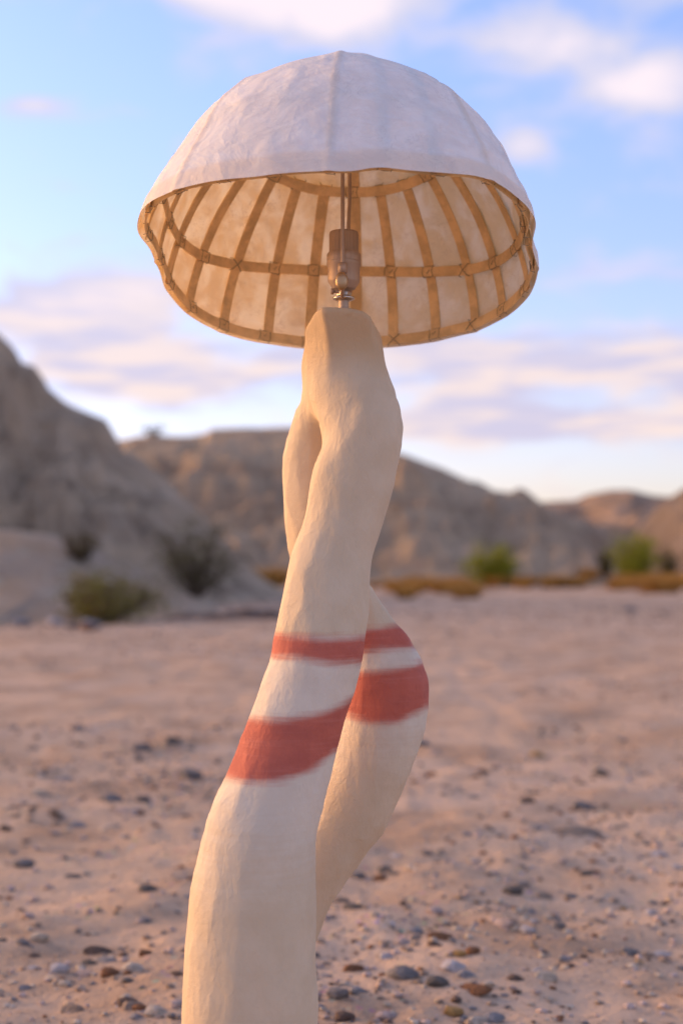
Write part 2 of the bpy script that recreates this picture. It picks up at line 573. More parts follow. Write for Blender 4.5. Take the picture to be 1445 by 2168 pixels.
def brush_mesh(seed, blades=260, w=0.5, h=0.35):
    r = np.random.default_rng(seed)
    V, Fc = [], []
    for i in range(blades):
        a = r.uniform(0, 2 * math.pi); rd = w * 0.35 * math.sqrt(r.uniform())
        b = np.array([math.cos(a) * rd, math.sin(a) * rd, -0.03])
        lean = r.normal(size=2) * 0.25
        tip = b + np.array([lean[0] * w + math.cos(a) * w * .25, lean[1] * w + math.sin(a) * w * .25, h * r.uniform(0.5, 1.05)])
        s = np.array([-math.sin(a), math.cos(a), 0]) * 0.012
        mid_ = (b + tip) / 2 + np.array([0, 0, 0.05])
        o = len(V)
        V += [b - s, b + s, mid_ + s * .8, mid_ - s * .8, tip]
        Fc += [(o, o + 1, o + 2, o + 3), (o + 3, o + 2, o + 4)]
    return mesh_from('dry_brush', V, Fc)


BR = [brush_mesh(s) for s in (1, 2, 3)]
for b_ in BR: b_.materials.append(M_RUST)


def brush(px, Y, s, label, group=None, k=0):
    x = at(px, 1200, Y)[0]
    o = bpy.data.objects.new('dry_brush', BR[k % 3])
    C.objects.link(o)
    o.location = (x, Y, surf_z(x, Y))
    o.scale = (s * 1.4, s, s)
    o.rotation_euler = (0, 0, px * 1.7)
    tag(o, label, 'brush', group)


brush(985, 31.0, 1.0, 'rust brown brush clump standing alone on the sand below the round green bush')
brush(858, 30.5, 0.8, 'small rust brush clump on the sand close beside the lamp')
brush(575, 36.0, 1.5, 'dry orange brush seen just left of the lamp at the cliff foot')
brush(1395, 33.0, 1.6, 'broad dry orange brush clump near the right edge of the wash', k=1)
rb = np.random.default_rng(5)
for i in range(46):
    px = rb.uniform(790, 1000) if i < 18 else (rb.uniform(1000, 1260) if i < 30 else rb.uniform(1300, 1480))
    seg = 0 if i < 18 else (1 if i < 30 else 2)
    BL = ('rust brush clump in the strip between the lamp and the round green bush', 'low rust brush clump in the thin strip between the two green bushes', 'rust brush clump at the foot of the right edge hill under the taller bush')[seg]
    BG = ('dry brush strip beside the lamp', 'dry brush strip between the green bushes', 'dry brush strip at the right edge')[seg]
    brush(px, rb.uniform(36, 41) if (i < 18 or i >= 30) else rb.uniform(40, 43), rb.uniform(0.5, 1.4), BL, BG, i)


# ------------------------------------------------------------------ stones
def stone_mesh(seed, sub=2, flat=0.6):
    bm = bmesh.new()
    bmesh.ops.create_icosphere(bm, subdivisions=sub, radius=0.5)
    r = np.random.default_rng(seed)
    ax = r.normal(size=(7, 3)); ax /= np.linalg.norm(ax, axis=1)[:, None]
    off = r.uniform(0.24, 0.42, 7)
    for v in bm.verts:
        p = np.array(v.co)
        for a, d in zip(ax, off):          # chip flat faces off
            k = p @ a
            if k > d: p = p - a * (k - d) * 0.95
        p *= 1 + 0.035 * r.normal()
        p[2] *= flat
        v.co = p
    me = bpy.data.meshes.new('stone')
    bm.to_mesh(me); bm.free()
    me.polygons.foreach_set('use_smooth', [False] * len(me.polygons))
    return me


def stone_mat(name, c):
    m, t, o = new_mat(name)
    p = t.n('ShaderNodeTexCoord').outputs['Object']
    n = t.noise(p, 3, 5, 0.65)
    f = t.noise(p, 14, 4, 0.7)
    col = t.mix(t.step(n, 0.38, 0.66), c, tuple(v * 0.62 for v in c))
    col = t.mix(t.m('MULTIPLY', t.step(f, 0.55, 0.7), 0.4), col, tuple(min(1, v * 1.45) for v in c))
    # dust from the sand on the lower part of every stone
    principled(t, o, col, 0.85, normal=t.bump(t.m('ADD', n, t.m('MULTIPLY', f, .4)), 0.5, 0.2), spec=0.2)
    return m


STONE_COL = {
    'dark': (0.16, 0.135, 0.115), 'slate': (0.26, 0.225, 0.205), 'bluegrey': (0.33, 0.30, 0.29), 'white': (0.62, 0.54, 0.50), 'cream': (0.62, 0.50, 0.38),
    'pink': (0.58, 0.43, 0.36), 'rust': (0.27, 0.125, 0.06), 'brown': (0.17, 0.11, 0.08), 'ochre': (0.48, 0.28, 0.10), 'tan': (0.40, 0.29, 0.21),
}
SM = {k: stone_mat('stone_' + k, c) for k, c in STONE_COL.items()}
SHAPES = [(s, fl) for s, fl in ((1, .62), (2, .5), (3, .72), (4, .4), (5, .6), (6, .55))]
SMESH = {}
for k in SM:
    for i, (s, fl) in enumerate(SHAPES):
        if i == 0 or True:
            me = stone_mesh(s * 13 + 1, 2, fl)
            me.materials.append(SM[k]); SMESH[k, i] = me


def ground_pt(px, py):
    z = (1084 - py) / F_PX
    dy, dz = CP - z * SP, SP + z * CP
    Y = CAM_H / -dz * dy
    return at(px, py, Y)


def stone(px, py, wpx, colour, label, shape=None, aspect=1.0, tall=1.0, group=None, i=0):
    g = ground_pt(px, py)
    wd = wpx / F_PX * g[1]
    k = shape if shape is not None else int(px + py) % len(SHAPES)
    o = bpy.data.objects.new('stone', SMESH[colour, k])
    C.objects.link(o)
    hh = SHAPES[k][1] * wd * tall
    z = surf_z(g[0], g[1])
    o.location = (g[0], g[1], z + hh * 0.10)
    o.scale = (wd * 1.12, wd * aspect * 0.8, wd * tall)
    o.rotation_euler = (random.uniform(-.15, .15), random.uniform(-.15, .15), random.uniform(-.5, .5))
    tag(o, label, 'stone', group)
    return o


PLACED = [
    (50, 1832, 46, 'slate', 'dark slate stone near the left edge with a paler chip beside it'),
    (83, 1682, 42, 'cream', 'rounded cream stone alone on bare sand in the left middle distance'),
    (12, 1748, 30, 'brown', 'dark reddish stone cut by the left edge'),
    (163, 1744, 42, 'bluegrey', 'grey white stone with a dark side left of the red striped leg'),
    (118, 1731, 38, 'brown', 'dark brown flat stone touching the grey white one on the left'),
    (154, 1853, 34, 'dark', 'small near black stone right of the dark slate stone on the left'),
    (308, 1895, 48, 'dark', 'lone black stone on bare sand left of the lamp knee'),
    (61, 1953, 30, 'pink', 'small pointed pinkish stone above the row of white stones'),
    (81, 2002, 46, 'cream', 'pale round stone just above the row of white stones at lower left'),
    (121, 2058, 50, 'white', 'largest white stone in the row at lower left'),
    (71, 2056, 30, 'white', 'little white stone at the left end of the row at lower left'),
    (177, 2060, 48, 'pink', 'flat pinkish stone at the right of the white row at lower left'),
    (225, 2040, 40, 'bluegrey', 'blue grey stone at the right end of the row at lower left'),
    (188, 2042, 32, 'dark', 'dark stone tucked behind the flat pinkish one at lower left'),
    (377, 2080, 38, 'brown', 'brown stone touching the left outline of the front leg'),
    (331, 2158, 52, 'cream', 'cream stone at the bottom edge left of the front leg'),
    (371, 2150, 42, 'pink', 'pinkish stone at the bottom edge against the front leg'),
    (290, 2163, 30, 'bluegrey', 'small grey stone at the bottom edge left of the cream stone'),
    (402, 1646, 58, 'slate', 'large dark grey rock left of the lower red stripe'),
    (236, 1694, 50, 'slate', 'dark rock at the left of the stone cluster beside the lamp'),
    (298, 1695, 40, 'dark', 'blackish rock in the stone cluster beside the lamp'),
    (262, 1722, 46, 'pink', 'pinkish flat stone in front of the dark cluster beside the lamp'),
    (297, 1726, 30, 'rust', 'reddish stone in front of the dark cluster beside the lamp'),
    (298, 1588, 42, 'slate', 'grey rock in the upper stony patch left of the lamp'),
    (366, 1580, 38, 'dark', 'dark stone in the upper stony patch nearest the lamp'),
    (165, 1551, 28, 'slate', 'small far grey stone on smooth sand at the left'),
    (165, 1578, 36, 'brown', 'far brown stone below the small grey one at the left'),
    (131, 1641, 46, 'bluegrey', 'flat blue grey stone above the cream stone on the left'),
    (76, 1634, 42, 'tan', 'flat tan stone left of the flat blue grey stone'),
    (4, 2006, 22, 'dark', 'dark stone half cut by the left edge near the pale round one'),
    (208, 2012, 58, 'brown', 'thin flat brown stone lying above the white row at lower left'),
    (853, 2086, 64, 'slate', 'smooth purple grey domed stone right of the lamp near the bottom'),
    (926, 2104, 50, 'dark', 'flat dark stone between the domed grey and the orange stones'),
    (1002, 2114, 74, 'rust', 'long rust orange stone at the lower right'),
    (961, 2068, 58, 'white', 'pointed pinkish white stone above the rust orange one'),
    (712, 2140, 50, 'slate', 'dark blue grey stone beside the front leg at the bottom'),
    (679, 2152, 22, 'bluegrey', 'tiny pale grey stone squeezed against the front leg at the bottom'),
    (956, 2154, 46, 'ochre', 'yellow ochre stone at the bottom edge'),
    (997, 2034, 38, 'rust', 'brown red stone above the pointed white one'),
    (932, 2004, 54, 'rust', 'flat reddish stone half buried right of the lamp'),
    (1114, 1978, 36, 'white', 'bluish white stone in the right foreground cluster'),
    (1062, 1970, 50, 'pink', 'flat pale stone left of the bluish white one'),
    (1184, 1960, 26, 'slate', 'narrow dark stone standing upright at the right'),
    (1084, 1896, 44, 'dark', 'black jagged stone under a grey one at the right'),
    (1103, 1874, 32, 'bluegrey', 'grey stone leaning on the black jagged stone'),
    (921, 1939, 38, 'pink', 'pale pink stone alone on the sand right of the lamp'),
    (747, 1944, 42, 'dark', 'dark triangular stone beside the rear calf'),
    (815, 1849, 36, 'dark', 'dark stone at the right of the small group by the rear calf'),
    (803, 1867, 32, 'rust', 'rust stone in front of the small group by the rear calf'),
    (756, 1862, 34, 'slate', 'grey stone nearest the rear calf in the small group'),
    (836, 1819, 28, 'white', 'small whitish stone above the group by the rear calf'),
    (902, 1818, 24, 'slate', 'small grey stone alone right of the whitish one'),
    (1111, 1716, 38, 'brown', 'dark brown stone in the right middle distance'),
    (1228, 1720, 46, 'slate', 'slate stone in the right middle distance'),
    (1130, 1770, 34, 'bluegrey', 'grey white stone left of the wide tan slab'),
    (1222, 1766, 90, 'tan', 'wide flat tan slab half buried at the right'),
    (1241, 1849, 30, 'dark', 'dark stone on bare sand below the wide tan slab'),
    (1024, 1633, 32, 'rust', 'rust stone farther off right of the lamp knees'),
    (1138, 1597, 34, 'ochre', 'ochre stone in the far stony patch at the right'),
    (1271, 1637, 36, 'dark', 'dark stone far off toward the right edge'),
    (916, 1639, 30, 'rust', 'rust stone beside the rear shin'),
    (897, 1580, 36, 'slate', 'grey rock close to the rear knee'),
    (877, 1662, 34, 'brown', 'brown stone touching the outline of the rear shin'),
    (1335, 1298, 34, 'slate', 'far lone grey boulder on the wash below the right bushes'),
]
for q in PLACED:
    px, py, wp, colour, lab = q
    kw = {}
    if 'flat' in lab or 'slab' in lab or 'long' in lab: kw = dict(shape=3)
    if 'upright' in lab: kw = dict(shape=2, tall=1.8)
    if 'domed' in lab: kw = dict(shape=4, tall=1.1)
    stone(px, py, wp, colour, lab, **kw)
for (px, Y, s, colour, lab) in [(45, 15.6, 0.26, 'bluegrey', 'blue grey boulder left of the low olive bush'), (115, 15.3, 0.22, 'white', 'pale boulder just left of the low olive bush'),
                                (190, 15.0, 0.26, 'bluegrey', 'pale grey boulder in front of the low olive bush'), (186, 14.6, 0.2, 'rust', 'reddish boulder in front of the pale grey one by the olive bush'),
                                (152, 14.9, 0.15, 'slate', 'small dark boulder between the pale boulders by the olive bush')]:
    x = at(px, 1200, Y)[0]
    o = bpy.data.objects.new('stone', SMESH[colour, 2]); C.objects.link(o)
    o.location = (x, Y, surf_z(x, Y) + 0.03); o.scale = (s, s, s * 0.9)
    tag(o, lab, 'stone')

ANCHOR = ['dark slate stone by the left edge', 'rounded cream stone on bare sand', None, 'grey white stone with a dark side', None, None, 'lone black stone left of the lamp', 'small pointed pinkish stone', 'pale round stone at lower left',
          'largest white stone at lower left', None, 'flat pinkish stone at lower left', 'blue grey stone at lower left', None, 'brown stone by the front leg', 'cream stone at the bottom edge', None, None,
          'large dark rock by the lower stripe', 'dark rock cluster beside the lamp', None, None, None, 'grey rock in the upper stony patch', None, 'small far grey stone at the left', None, 'flat blue grey stone on the left', None, None,
          'thin flat brown stone at lower left', 'smooth domed purple grey stone', 'flat dark stone by the domed one', 'long rust orange stone', 'pointed pinkish white stone', 'dark blue stone by the front leg', None, 'yellow ochre stone at the bottom',
          'brown red stone right of the lamp', 'flat reddish half buried stone', 'bluish white stone at the right', 'flat pale stone at the right', 'upright narrow dark stone', 'black jagged stone at the right', None,
          'lone pale pink stone', 'dark triangular stone by the calf', 'dark stone group by the rear calf', None, None, 'whitish stone by the rear calf', None, 'dark brown stone at mid right', 'slate stone at mid right', None,
          'wide flat tan slab', 'dark stone below the tan slab', 'rust stone right of the knees', 'far ochre stone at the right', 'far dark stone near the right edge', 'rust stone beside the rear shin', 'grey rock by the rear knee', None, None]
APOS = [(q[0], q[1], n_) for q, n_ in zip(PLACED, ANCHOR) if n_]
CWORD = {'dark': 'blackish', 'slate': 'slate grey', 'bluegrey': 'light grey', 'white': 'whitish', 'cream': 'cream', 'pink': 'pinkish', 'rust': 'rust red', 'brown': 'brown', 'ochre': 'ochre', 'tan': 'tan'}
names = list(STONE_COL)
prob = np.array([.03, .12, .18, .13, .14, .13, .08, .07, .03, .09]); prob /= prob.sum()
rs = np.random.default_rng(21)
cnt, tries, used = 0, 0, set()
while cnt < 225 and tries < 6000:
    tries += 1
    py = 1200 + 930 * rs.uniform(0.20, 1.05)
    px = rs.uniform(-10, 1455)
    g = ground_pt(px, py)
    patch = fbm(np.array([g[0] * 1.6]), np.array([g[1] * 1.1]), 3, 77)[0]
    if patch < rs.uniform(-0.35, 0.35): continue
    if -0.2 < g[0] < 0.1 and 1.2 < g[1] < 1.85: continue
    c = names[rs.choice(len(names), p=prob)]
    size_m = 0.012 + 0.028 * rs.uniform() ** 2.2
    wp = size_m * F_PX / g[1]
    near_ = sorted((math.hypot(px - a[0], (py - a[1]) * 1.6), a) for a in APOS)[:4]
    if near_[0][0] < 22: continue
    lab = None
    for d_, a in near_:
        if d_ > 240: break
        dx, dy = px - a[0], (py - a[1]) * 1.6
        way = ('to the right of' if dx > 0 else 'to the left of') if abs(dx) > abs(dy) else ('in front of' if dy > 0 else 'behind')
        size_w = 'tiny' if size_m < 0.017 else 'small'
        key = (size_w, CWORD[c], way, a[2])
        if key not in used:
            used.add(key)
            lab = f'{size_w} {CWORD[c]} stone {way} the {a[2]}'
            break
    if lab is None: continue
    stone(px, py, wp, c, lab, group='small stones scattered over the wash')
    cnt += 1

# gravel: thousands of chips nobody could count
def gravel():
    r = np.random.default_rng(3)
    bases = []
    for s in range(6):
        bm = bmesh.new(); bmesh.ops.create_icosphere(bm, subdivisions=1, radius=0.5)
        for v in bm.verts: v.co *= r.uniform(0.7, 1.15); v.co.z *= 0.6
        bases.append((np.array([v.co[:] for v in bm.verts]), np.array([[v.index for v in f.verts] for f in bm.faces])))
        bm.free()
    M_ = 150000
    y = 1.7 + 24 * r.uniform(size=M_) ** 1.7
    x = r.uniform(-1, 1, M_) * (0.27 * y + 0.5)
    pt = fbm(x * 1.6, y * 1.1, 3, 77) + 0.6 * fbm(x * 0.5, y * 0.35, 2, 12)
    for (qx, qy, sx_, sy_) in [(*ground_pt(330, 1610)[:2], 0.45, 0.7), (*ground_pt(265, 1705)[:2], 0.3, 0.35), (*ground_pt(1180, 1765)[:2], 0.3, 0.3), (*ground_pt(1080, 1970)[:2], 0.18, 0.2), (*ground_pt(120, 2050)[:2], 0.15, 0.12)]:
        pt = pt + 0.9 * np.exp(-((x - qx) / sx_) ** 2 - ((y - qy) / sy_) ** 2)      # stony patches
    keep = pt > r.uniform(-0.25, 0.75, M_)
    x, y = x[keep][:24000], y[keep][:24000]
    n = len(x)
    s = (0.0025 + 0.012 * r.uniform(size=n) ** 4) * (1 + y * 0.16)
    a = r.uniform(0, 6.28, n); ca, sa = np.cos(a)[:, None], np.sin(a)[:, None]
    V, Fc, mi, off = [], [], [], 0
    for q in range(6):
        m_ = np.arange(n) % 6 == q
        bv, bf = bases[q]
        P3 = bv[None] * s[m_][:, None, None] * np.array([1.2, 0.9, 0.9])
        X = P3[..., 0] * ca[m_] - P3[..., 1] * sa[m_] + x[m_][:, None]
        Y = P3[..., 0] * sa[m_] + P3[..., 1] * ca[m_] + y[m_][:, None]
        Z = P3[..., 2] + (ground_h(x[m_], y[m_]) + s[m_] * 0.12)[:, None]
        k = int(m_.sum())
        V.append(np.stack([X, Y, Z], -1).reshape(-1, 3))
        Fc.append((bf[None] + (np.arange(k) * len(bv))[:, None, None] + off).reshape(-1, 3))
        mi.append(np.repeat(r.choice(6, k, p=[.10, .24, .28, .08, .24, .06]), len(bf)))
        off += k * len(bv)
    V = np.concatenate(V); Fc = np.concatenate(Fc); mi = np.concatenate(mi).astype(int).tolist()
    me = bpy.data.meshes.new('gravel'); me.from_pydata(V.tolist(), [], Fc.tolist())
    for c in ('slate', 'pink', 'tan', 'brown', 'cream', 'rust'): me.materials.append(SM[c])
    me.polygons.foreach_set('material_index', mi)
    o = link_mesh('gravel', me, None)
    tag(o, 'fine mixed gravel scattered across the sand', kind='stuff')


gravel()

# ------------------------------------------------------------------ the lamp
lamp = bpy.data.objects.new('floor_lamp', None)
C.objects.link(lamp)
lamp.location = (-0.06, 1.47, 0.0)
tag(lamp, 'cream lamp sculpted as two crossed legs with red striped socks under a paper dome', 'lamp')

# --- the body: two legs and a waist as one smooth distance field
FRONT = [  # centre px, py, half width px, depth
    (738, 790, 60, 1.512), (762, 840, 70, 1.500), (773, 890, 78, 1.490), (766, 950, 85, 1.484), (750, 1000, 89, 1.480), (726, 1100, 85, 1.472), (699, 1200, 86, 1.462),
    (685, 1300, 92, 1.452), (667, 1400, 97, 1.444), (637, 1500, 100, 1.438), (604, 1600, 104, 1.432), (574, 1690, 112, 1.426), (549, 1770, 119, 1.420), (539, 1850, 125, 1.418),
    (535, 1920, 131, 1.416), (531, 2020, 136, 1.414), (527, 2168, 140, 1.412), (523, 2330, 140, 1.410), (520, 2480, 140, 1.408)]
BACK = [
    (706, 790, 56, 1.530), (694, 850, 54, 1.546), (675, 905, 59, 1.564), (664, 960, 63, 1.572), (668, 1050, 69, 1.573), (673, 1120, 68, 1.578), (690, 1200, 68, 1.582),
    (722, 1260, 72, 1.584), (757, 1320, 76, 1.585), (795, 1390, 82, 1.584), (815, 1450, 90, 1.582), (813, 1510, 90, 1.580), (795, 1580, 90, 1.578), (770, 1650, 88, 1.577),
    (740, 1720, 87, 1.576), (698, 1790, 84, 1.576), (652, 1860, 80, 1.577), (617, 1930, 76, 1.580), (588, 2000, 74, 1.584), (560, 2100, 74, 1.590), (545, 2250, 76, 1.596), (540, 2380, 78, 1.600)]


def chain(tab, n=60):
    P = np.array([list(at(a, b, d)) + [hw / F_PX * d] for a, b, hw, d in tab])
    s = np.concatenate([[0], np.cumsum(np.linalg.norm(np.diff(P[:, :3], axis=0), axis=1))])
    # Catmull-Rom
    t = np.linspace(0, s[-1], n)
    out_ = np.zeros((n, 4))
    m = np.gradient(P, s, axis=0)
    k = np.clip(np.searchsorted(s, t, side='right') - 1, 0, len(s) - 2)
    h = s[k + 1] - s[k]; u = ((t - s[k]) / h)[:, None]; h = h[:, None]
    out_ = (2 * u ** 3 - 3 * u ** 2 + 1) * P[k] + (u ** 3 - 2 * u ** 2 + u) * h * m[k] + (-2 * u ** 3 + 3 * u ** 2) * P[k + 1] + (u ** 3 - u ** 2) * h * m[k + 1]
    # slanted limbs: the drawn half width is horizontal, the true radius is across the limb
    T = np.gradient(out_[:, :3], axis=0); T /= np.linalg.norm(T, axis=1)[:, None]
    out_[:, 3] *= np.sqrt(np.clip(1 - T[:, 0] ** 2, 0.4, 1))
    return out_


CF, CB = chain(FRONT), chain(BACK)
HG = 0.0036
lo = np.array([-0.20, 1.30, -0.03]); hi = np.array([0.13, 1.72, 0.945])
nn = np.ceil((hi - lo) / HG).astype(int)
gx, gy, gz = [lo[i] + HG * np.arange(nn[i]) for i in range(3)]
PX, PY, PZ = np.meshgrid(gx, gy, gz, indexing='ij')
PX, PY, PZ = [a.astype(np.float32) for a in (PX, PY, PZ)]


def field(ch):
    F = np.full(PX.shape, 0.3, np.float32)
    for a, b in zip(ch[:-1], ch[1:]):
        z0, z1 = min(a[2], b[2]) - 0.13, max(a[2], b[2]) + 0.13
        k0, k1 = np.searchsorted(gz, z0), np.searchsorted(gz, z1)
        if k1 <= k0: continue
        x, y, z = PX[..., k0:k1] - a[0], PY[..., k0:k1] - a[1], PZ[..., k0:k1] - a[2]
        ba = (b - a)[:3]
        t = np.clip((x * ba[0] + y * ba[1] + z * ba[2]) / (ba @ ba), 0, 1)
        d = np.sqrt((x - t * ba[0]) ** 2 + (y - t * ba[1]) ** 2 + (z - t * ba[2]) ** 2) - (a[3] + t * (b[3] - a[3]))
        F[..., k0:k1] = np.minimum(F[..., k0:k1], d)
    return F


def smin(a, b, k):
    h = np.clip(0.5 + 0.5 * (b - a) / k, 0, 1)
    return b * (1 - h) + a * h - k * h * (1 - h)


FF, FB = field(CF), field(CB)
kk = np.interp(gz, [0.66, 0.78, 0.83], [0.003, 0.010, 0.030]).astype(np.float32)[None, None, :]
PELVIS = chain([(730, 790, 62, 1.515), (730, 830, 66, 1.508), (722, 862, 50, 1.500), (716, 884, 34, 1.495)], 8)
BODY = smin(smin(FF, FB, kk), field(PELVIS), 0.028)
# waist: a faceted block with its planes cut like carved clay
TOPZ = at(725, 653, 1.462)[2]


def plane(p, n):
    n = np.array(n, float); n /= np.linalg.norm(n)
    return ((PX - p[0]) * n[0] + (PY - p[1]) * n[1] + (PZ - p[2]) * n[2]).astype(np.float32)


ridge = at(684, 660, 1.452)
ridge2 = at(704, 780, 1.482)
rgt = at(797, 680, 1.468)
lft = at(648, 740, 1.515)
n_front = np.cross(rgt - ridge, ridge2 - ridge); n_front *= -np.sign(n_front[1])
n_left = np.cross(lft - ridge, ridge2 - ridge); n_left *= -np.sign(n_left[0])
cx_ = at(728, 700, 1.5)
planes = [plane(ridge, n_front), plane(ridge, n_left), plane(at(795, 700, 1.5), (1, -0.15, 0.13)), plane(at(652, 720, 1.52), (-1, 0.25, 0.05)),
          plane((0, 1.565, 0.9), (0.1, 1, 0.05)), plane((cx_[0], 1.5, TOPZ), (0, 0, 1)), plane(at(795, 672, 1.468), (0.42, 0, 1)), plane((0, 1.5, at(0, 815, 1.5)[2]), (0, 0, -1)),
          plane(at(663, 668, 1.48), (-0.9, 0, 0.8))]
W = planes[0]
for q in planes[1:]:
    W = -smin(-W, -q, 0.0035)
BODY = smin(BODY, W, 0.020)
BODY = np.maximum(BODY, -(PZ + 0.012))


def surface_nets(F, origin, h):
    nx, ny, nz = F.shape
    ins = F < 0
    c = [(i, j, k) for i in (0, 1) for j in (0, 1) for k in (0, 1)]
    sub = lambda A, i, j, k: A[i:nx - 1 + i, j:ny - 1 + j, k:nz - 1 + k]
    cnt_ = sum(sub(ins, *q).astype(np.int8) for q in c)
    mask = (cnt_ > 0) & (cnt_ < 8)
    I, J, K = np.nonzero(mask)
    val = {q: F[I + q[0], J + q[1], K + q[2]] for q in c}
    acc = np.zeros((len(I), 3)); num = np.zeros(len(I))
    for a in c:
        for ax in range(3):
            if a[ax] == 0:
                b = list(a); b[ax] = 1; b = tuple(b)
                va, vb = val[a], val[b]
                cr = (va < 0) != (vb < 0)
                t = np.where(cr, va / np.where(va == vb, 1, va - vb), 0)
                p = np.tile(np.array(a, float), (len(I), 1)); p[:, ax] += t
                acc += p * cr[:, None]; num += cr
    P = (np.stack([I, J, K], 1) + acc / num[:, None]) * h + origin
    idx = np.full(mask.shape, -1, np.int64); idx[I, J, K] = np.arange(len(I))
    faces = []
    for ax in range(3):
        A = np.moveaxis(ins, ax, 0); D = np.moveaxis(idx, ax, 0)
        a0, a1 = A[:-1, 1:-1, 1:-1], A[1:, 1:-1, 1:-1]
        i, j, k = np.nonzero(a0 != a1)
        fl = a0[i, j, k]
        j += 1; k += 1
        q = np.stack([D[i, j - 1, k - 1], D[i, j, k - 1], D[i, j, k], D[i, j - 1, k]], 1)
        q = q[(q >= 0).all(1)] if (q < 0).any() else q
        flip = fl if ax != 1 else ~fl
        q[~flip] = q[~flip][:, ::-1]
        faces.append(q)
    return P, np.concatenate(faces)


BV, BF = surface_nets(BODY, lo, HG)
del PX, PY, PZ, FF, FB, BODY, W, planes


def seg_info(P, ch):
    best = np.full(len(P), 9.0); rad = np.zeros(len(P)); tv = np.zeros(len(P)); cen = np.zeros((len(P), 3))
    for i, (a, b) in enumerate(zip(ch[:-1], ch[1:])):
        ba = (b - a)[:3]; pa = P - a[:3]
        t = np.clip(pa @ ba / (ba @ ba), 0, 1)
        q = a[:3] + t[:, None] * ba
        d = np.linalg.norm(P - q, axis=1) - (a[3] + t * (b[3] - a[3]))
        m = d < best
        best[m] = d[m]; tv[m] = i + t[m]; rad[m] = (a[3] + t * (b[3] - a[3]))[m]; cen[m] = q[m]
    return best, tv, rad, cen


dF, tF, rF, cF = seg_info(BV, CF)
dB, tB, rB, cB = seg_info(BV, CB)
isF = dF < dB
cen = np.where(isF[:, None], cF, cB)
rad = np.where(isF, rF, rB)
Nrm = BV - cen; Nrm /= np.linalg.norm(Nrm, axis=1)[:, None] + 1e-9
# knife facets: every cell of an elongated pattern is planed nearly flat
rk = np.random.default_rng(4)
seeds = rk.choice(len(BV), 900, replace=False)
sc = np.array([1, 1, 0.24])
kd = KDTree(len(seeds))
for i, s in enumerate(seeds): kd.insert((BV[s] * sc + (0.5 if isF[s] else 0, 0, 0)).tolist(), i)
kd.balance()
offF = np.where(isF, 0.5, 0)
disp = np.zeros(len(BV))
for i in range(len(BV)):
    p = BV[i] * sc; p[0] += offF[i]
    (_, _, d1), (_, _, d2) = kd.find_n(p.tolist(), 2)
    disp[i] = min(d1, 0.022) ** 2
disp = 0.40 * disp / np.maximum(rad, 0.03)
zt = at(0, 790, 1.5)[2]
disp *= np.clip((zt - BV[:, 2]) / 0.03, 0.12, 1)
lump = 0.0016 * fbm(BV[:, 0] * 28 + BV[:, 1] * 9, BV[:, 2] * 18, 3, 31)
BV = BV + Nrm * (disp + lump)[:, None] * np.clip((0.93 - BV[:, 2]) / 0.03, 0, 1)[:, None]

# painted bands, measured up the leg; every edge is a height that varies across the leg
def edge_z(pts, Y):
    P = np.array([at(a, b, Y) for a, b in pts])
    return lambda x: np.interp(x, P[:, 0], P[:, 2])


def band(top, bot, Y):
    t_, b_ = edge_z(top, Y), edge_z(bot, Y)
    return lambda V: np.minimum(t_(V[:, 0]) - V[:, 2], V[:, 2] - b_(V[:, 0]))


f1 = band([(570, 1343), (640, 1348), (700, 1351), (770, 1351)], [(570, 1391), (620, 1388), (660, 1394), (715, 1402), (770, 1405)], 1.42)
f2 = band([(520, 1526), (600, 1524), (660, 1516), (700, 1503), (745, 1486)], [(480, 1648), (560, 1648), (620, 1640), (670, 1622), (705, 1596)], 1.40)
b1 = band([(760, 1337), (800, 1334), (858, 1328)], [(760, 1384), (820, 1379), (875, 1375)], 1.52)
b2 = band([(730, 1432), (800, 1426), (895, 1412)], [(730, 1520), (780, 1533), (840, 1534), (905, 1508)], 1.51)
stripe = np.where(isF, np.maximum(f1(BV), f2(BV)), np.maximum(b1(BV), b2(BV)))
zf = np.where(isF, 0, 0)
top_w = np.where(isF, at(0, 1335, 1.45)[2], at(0, 1325, 1.55)[2])
bot_w = np.where(isF, at(0, 1760, 1.43)[2], at(0, 1560, 1.55)[2])
sock = np.clip((top_w - BV[:, 2]) / 0.006, 0, 1) * np.clip((BV[:, 2] - bot_w + 0.10) / 0.17, 0, 1)

body_me = bpy.data.meshes.new('body')
body_me.from_pydata(BV.tolist(), [], BF.tolist())
neck_shading = np.clip((BV[:, 2] - at(0, 800, 1.48)[2]) / 0.03, 0, 1)
for nm, arr in (('stripe', stripe), ('sock', sock), ('neck_shading', neck_shading)):
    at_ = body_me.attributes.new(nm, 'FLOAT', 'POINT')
    at_.data.foreach_set('value', arr.astype(np.float32))


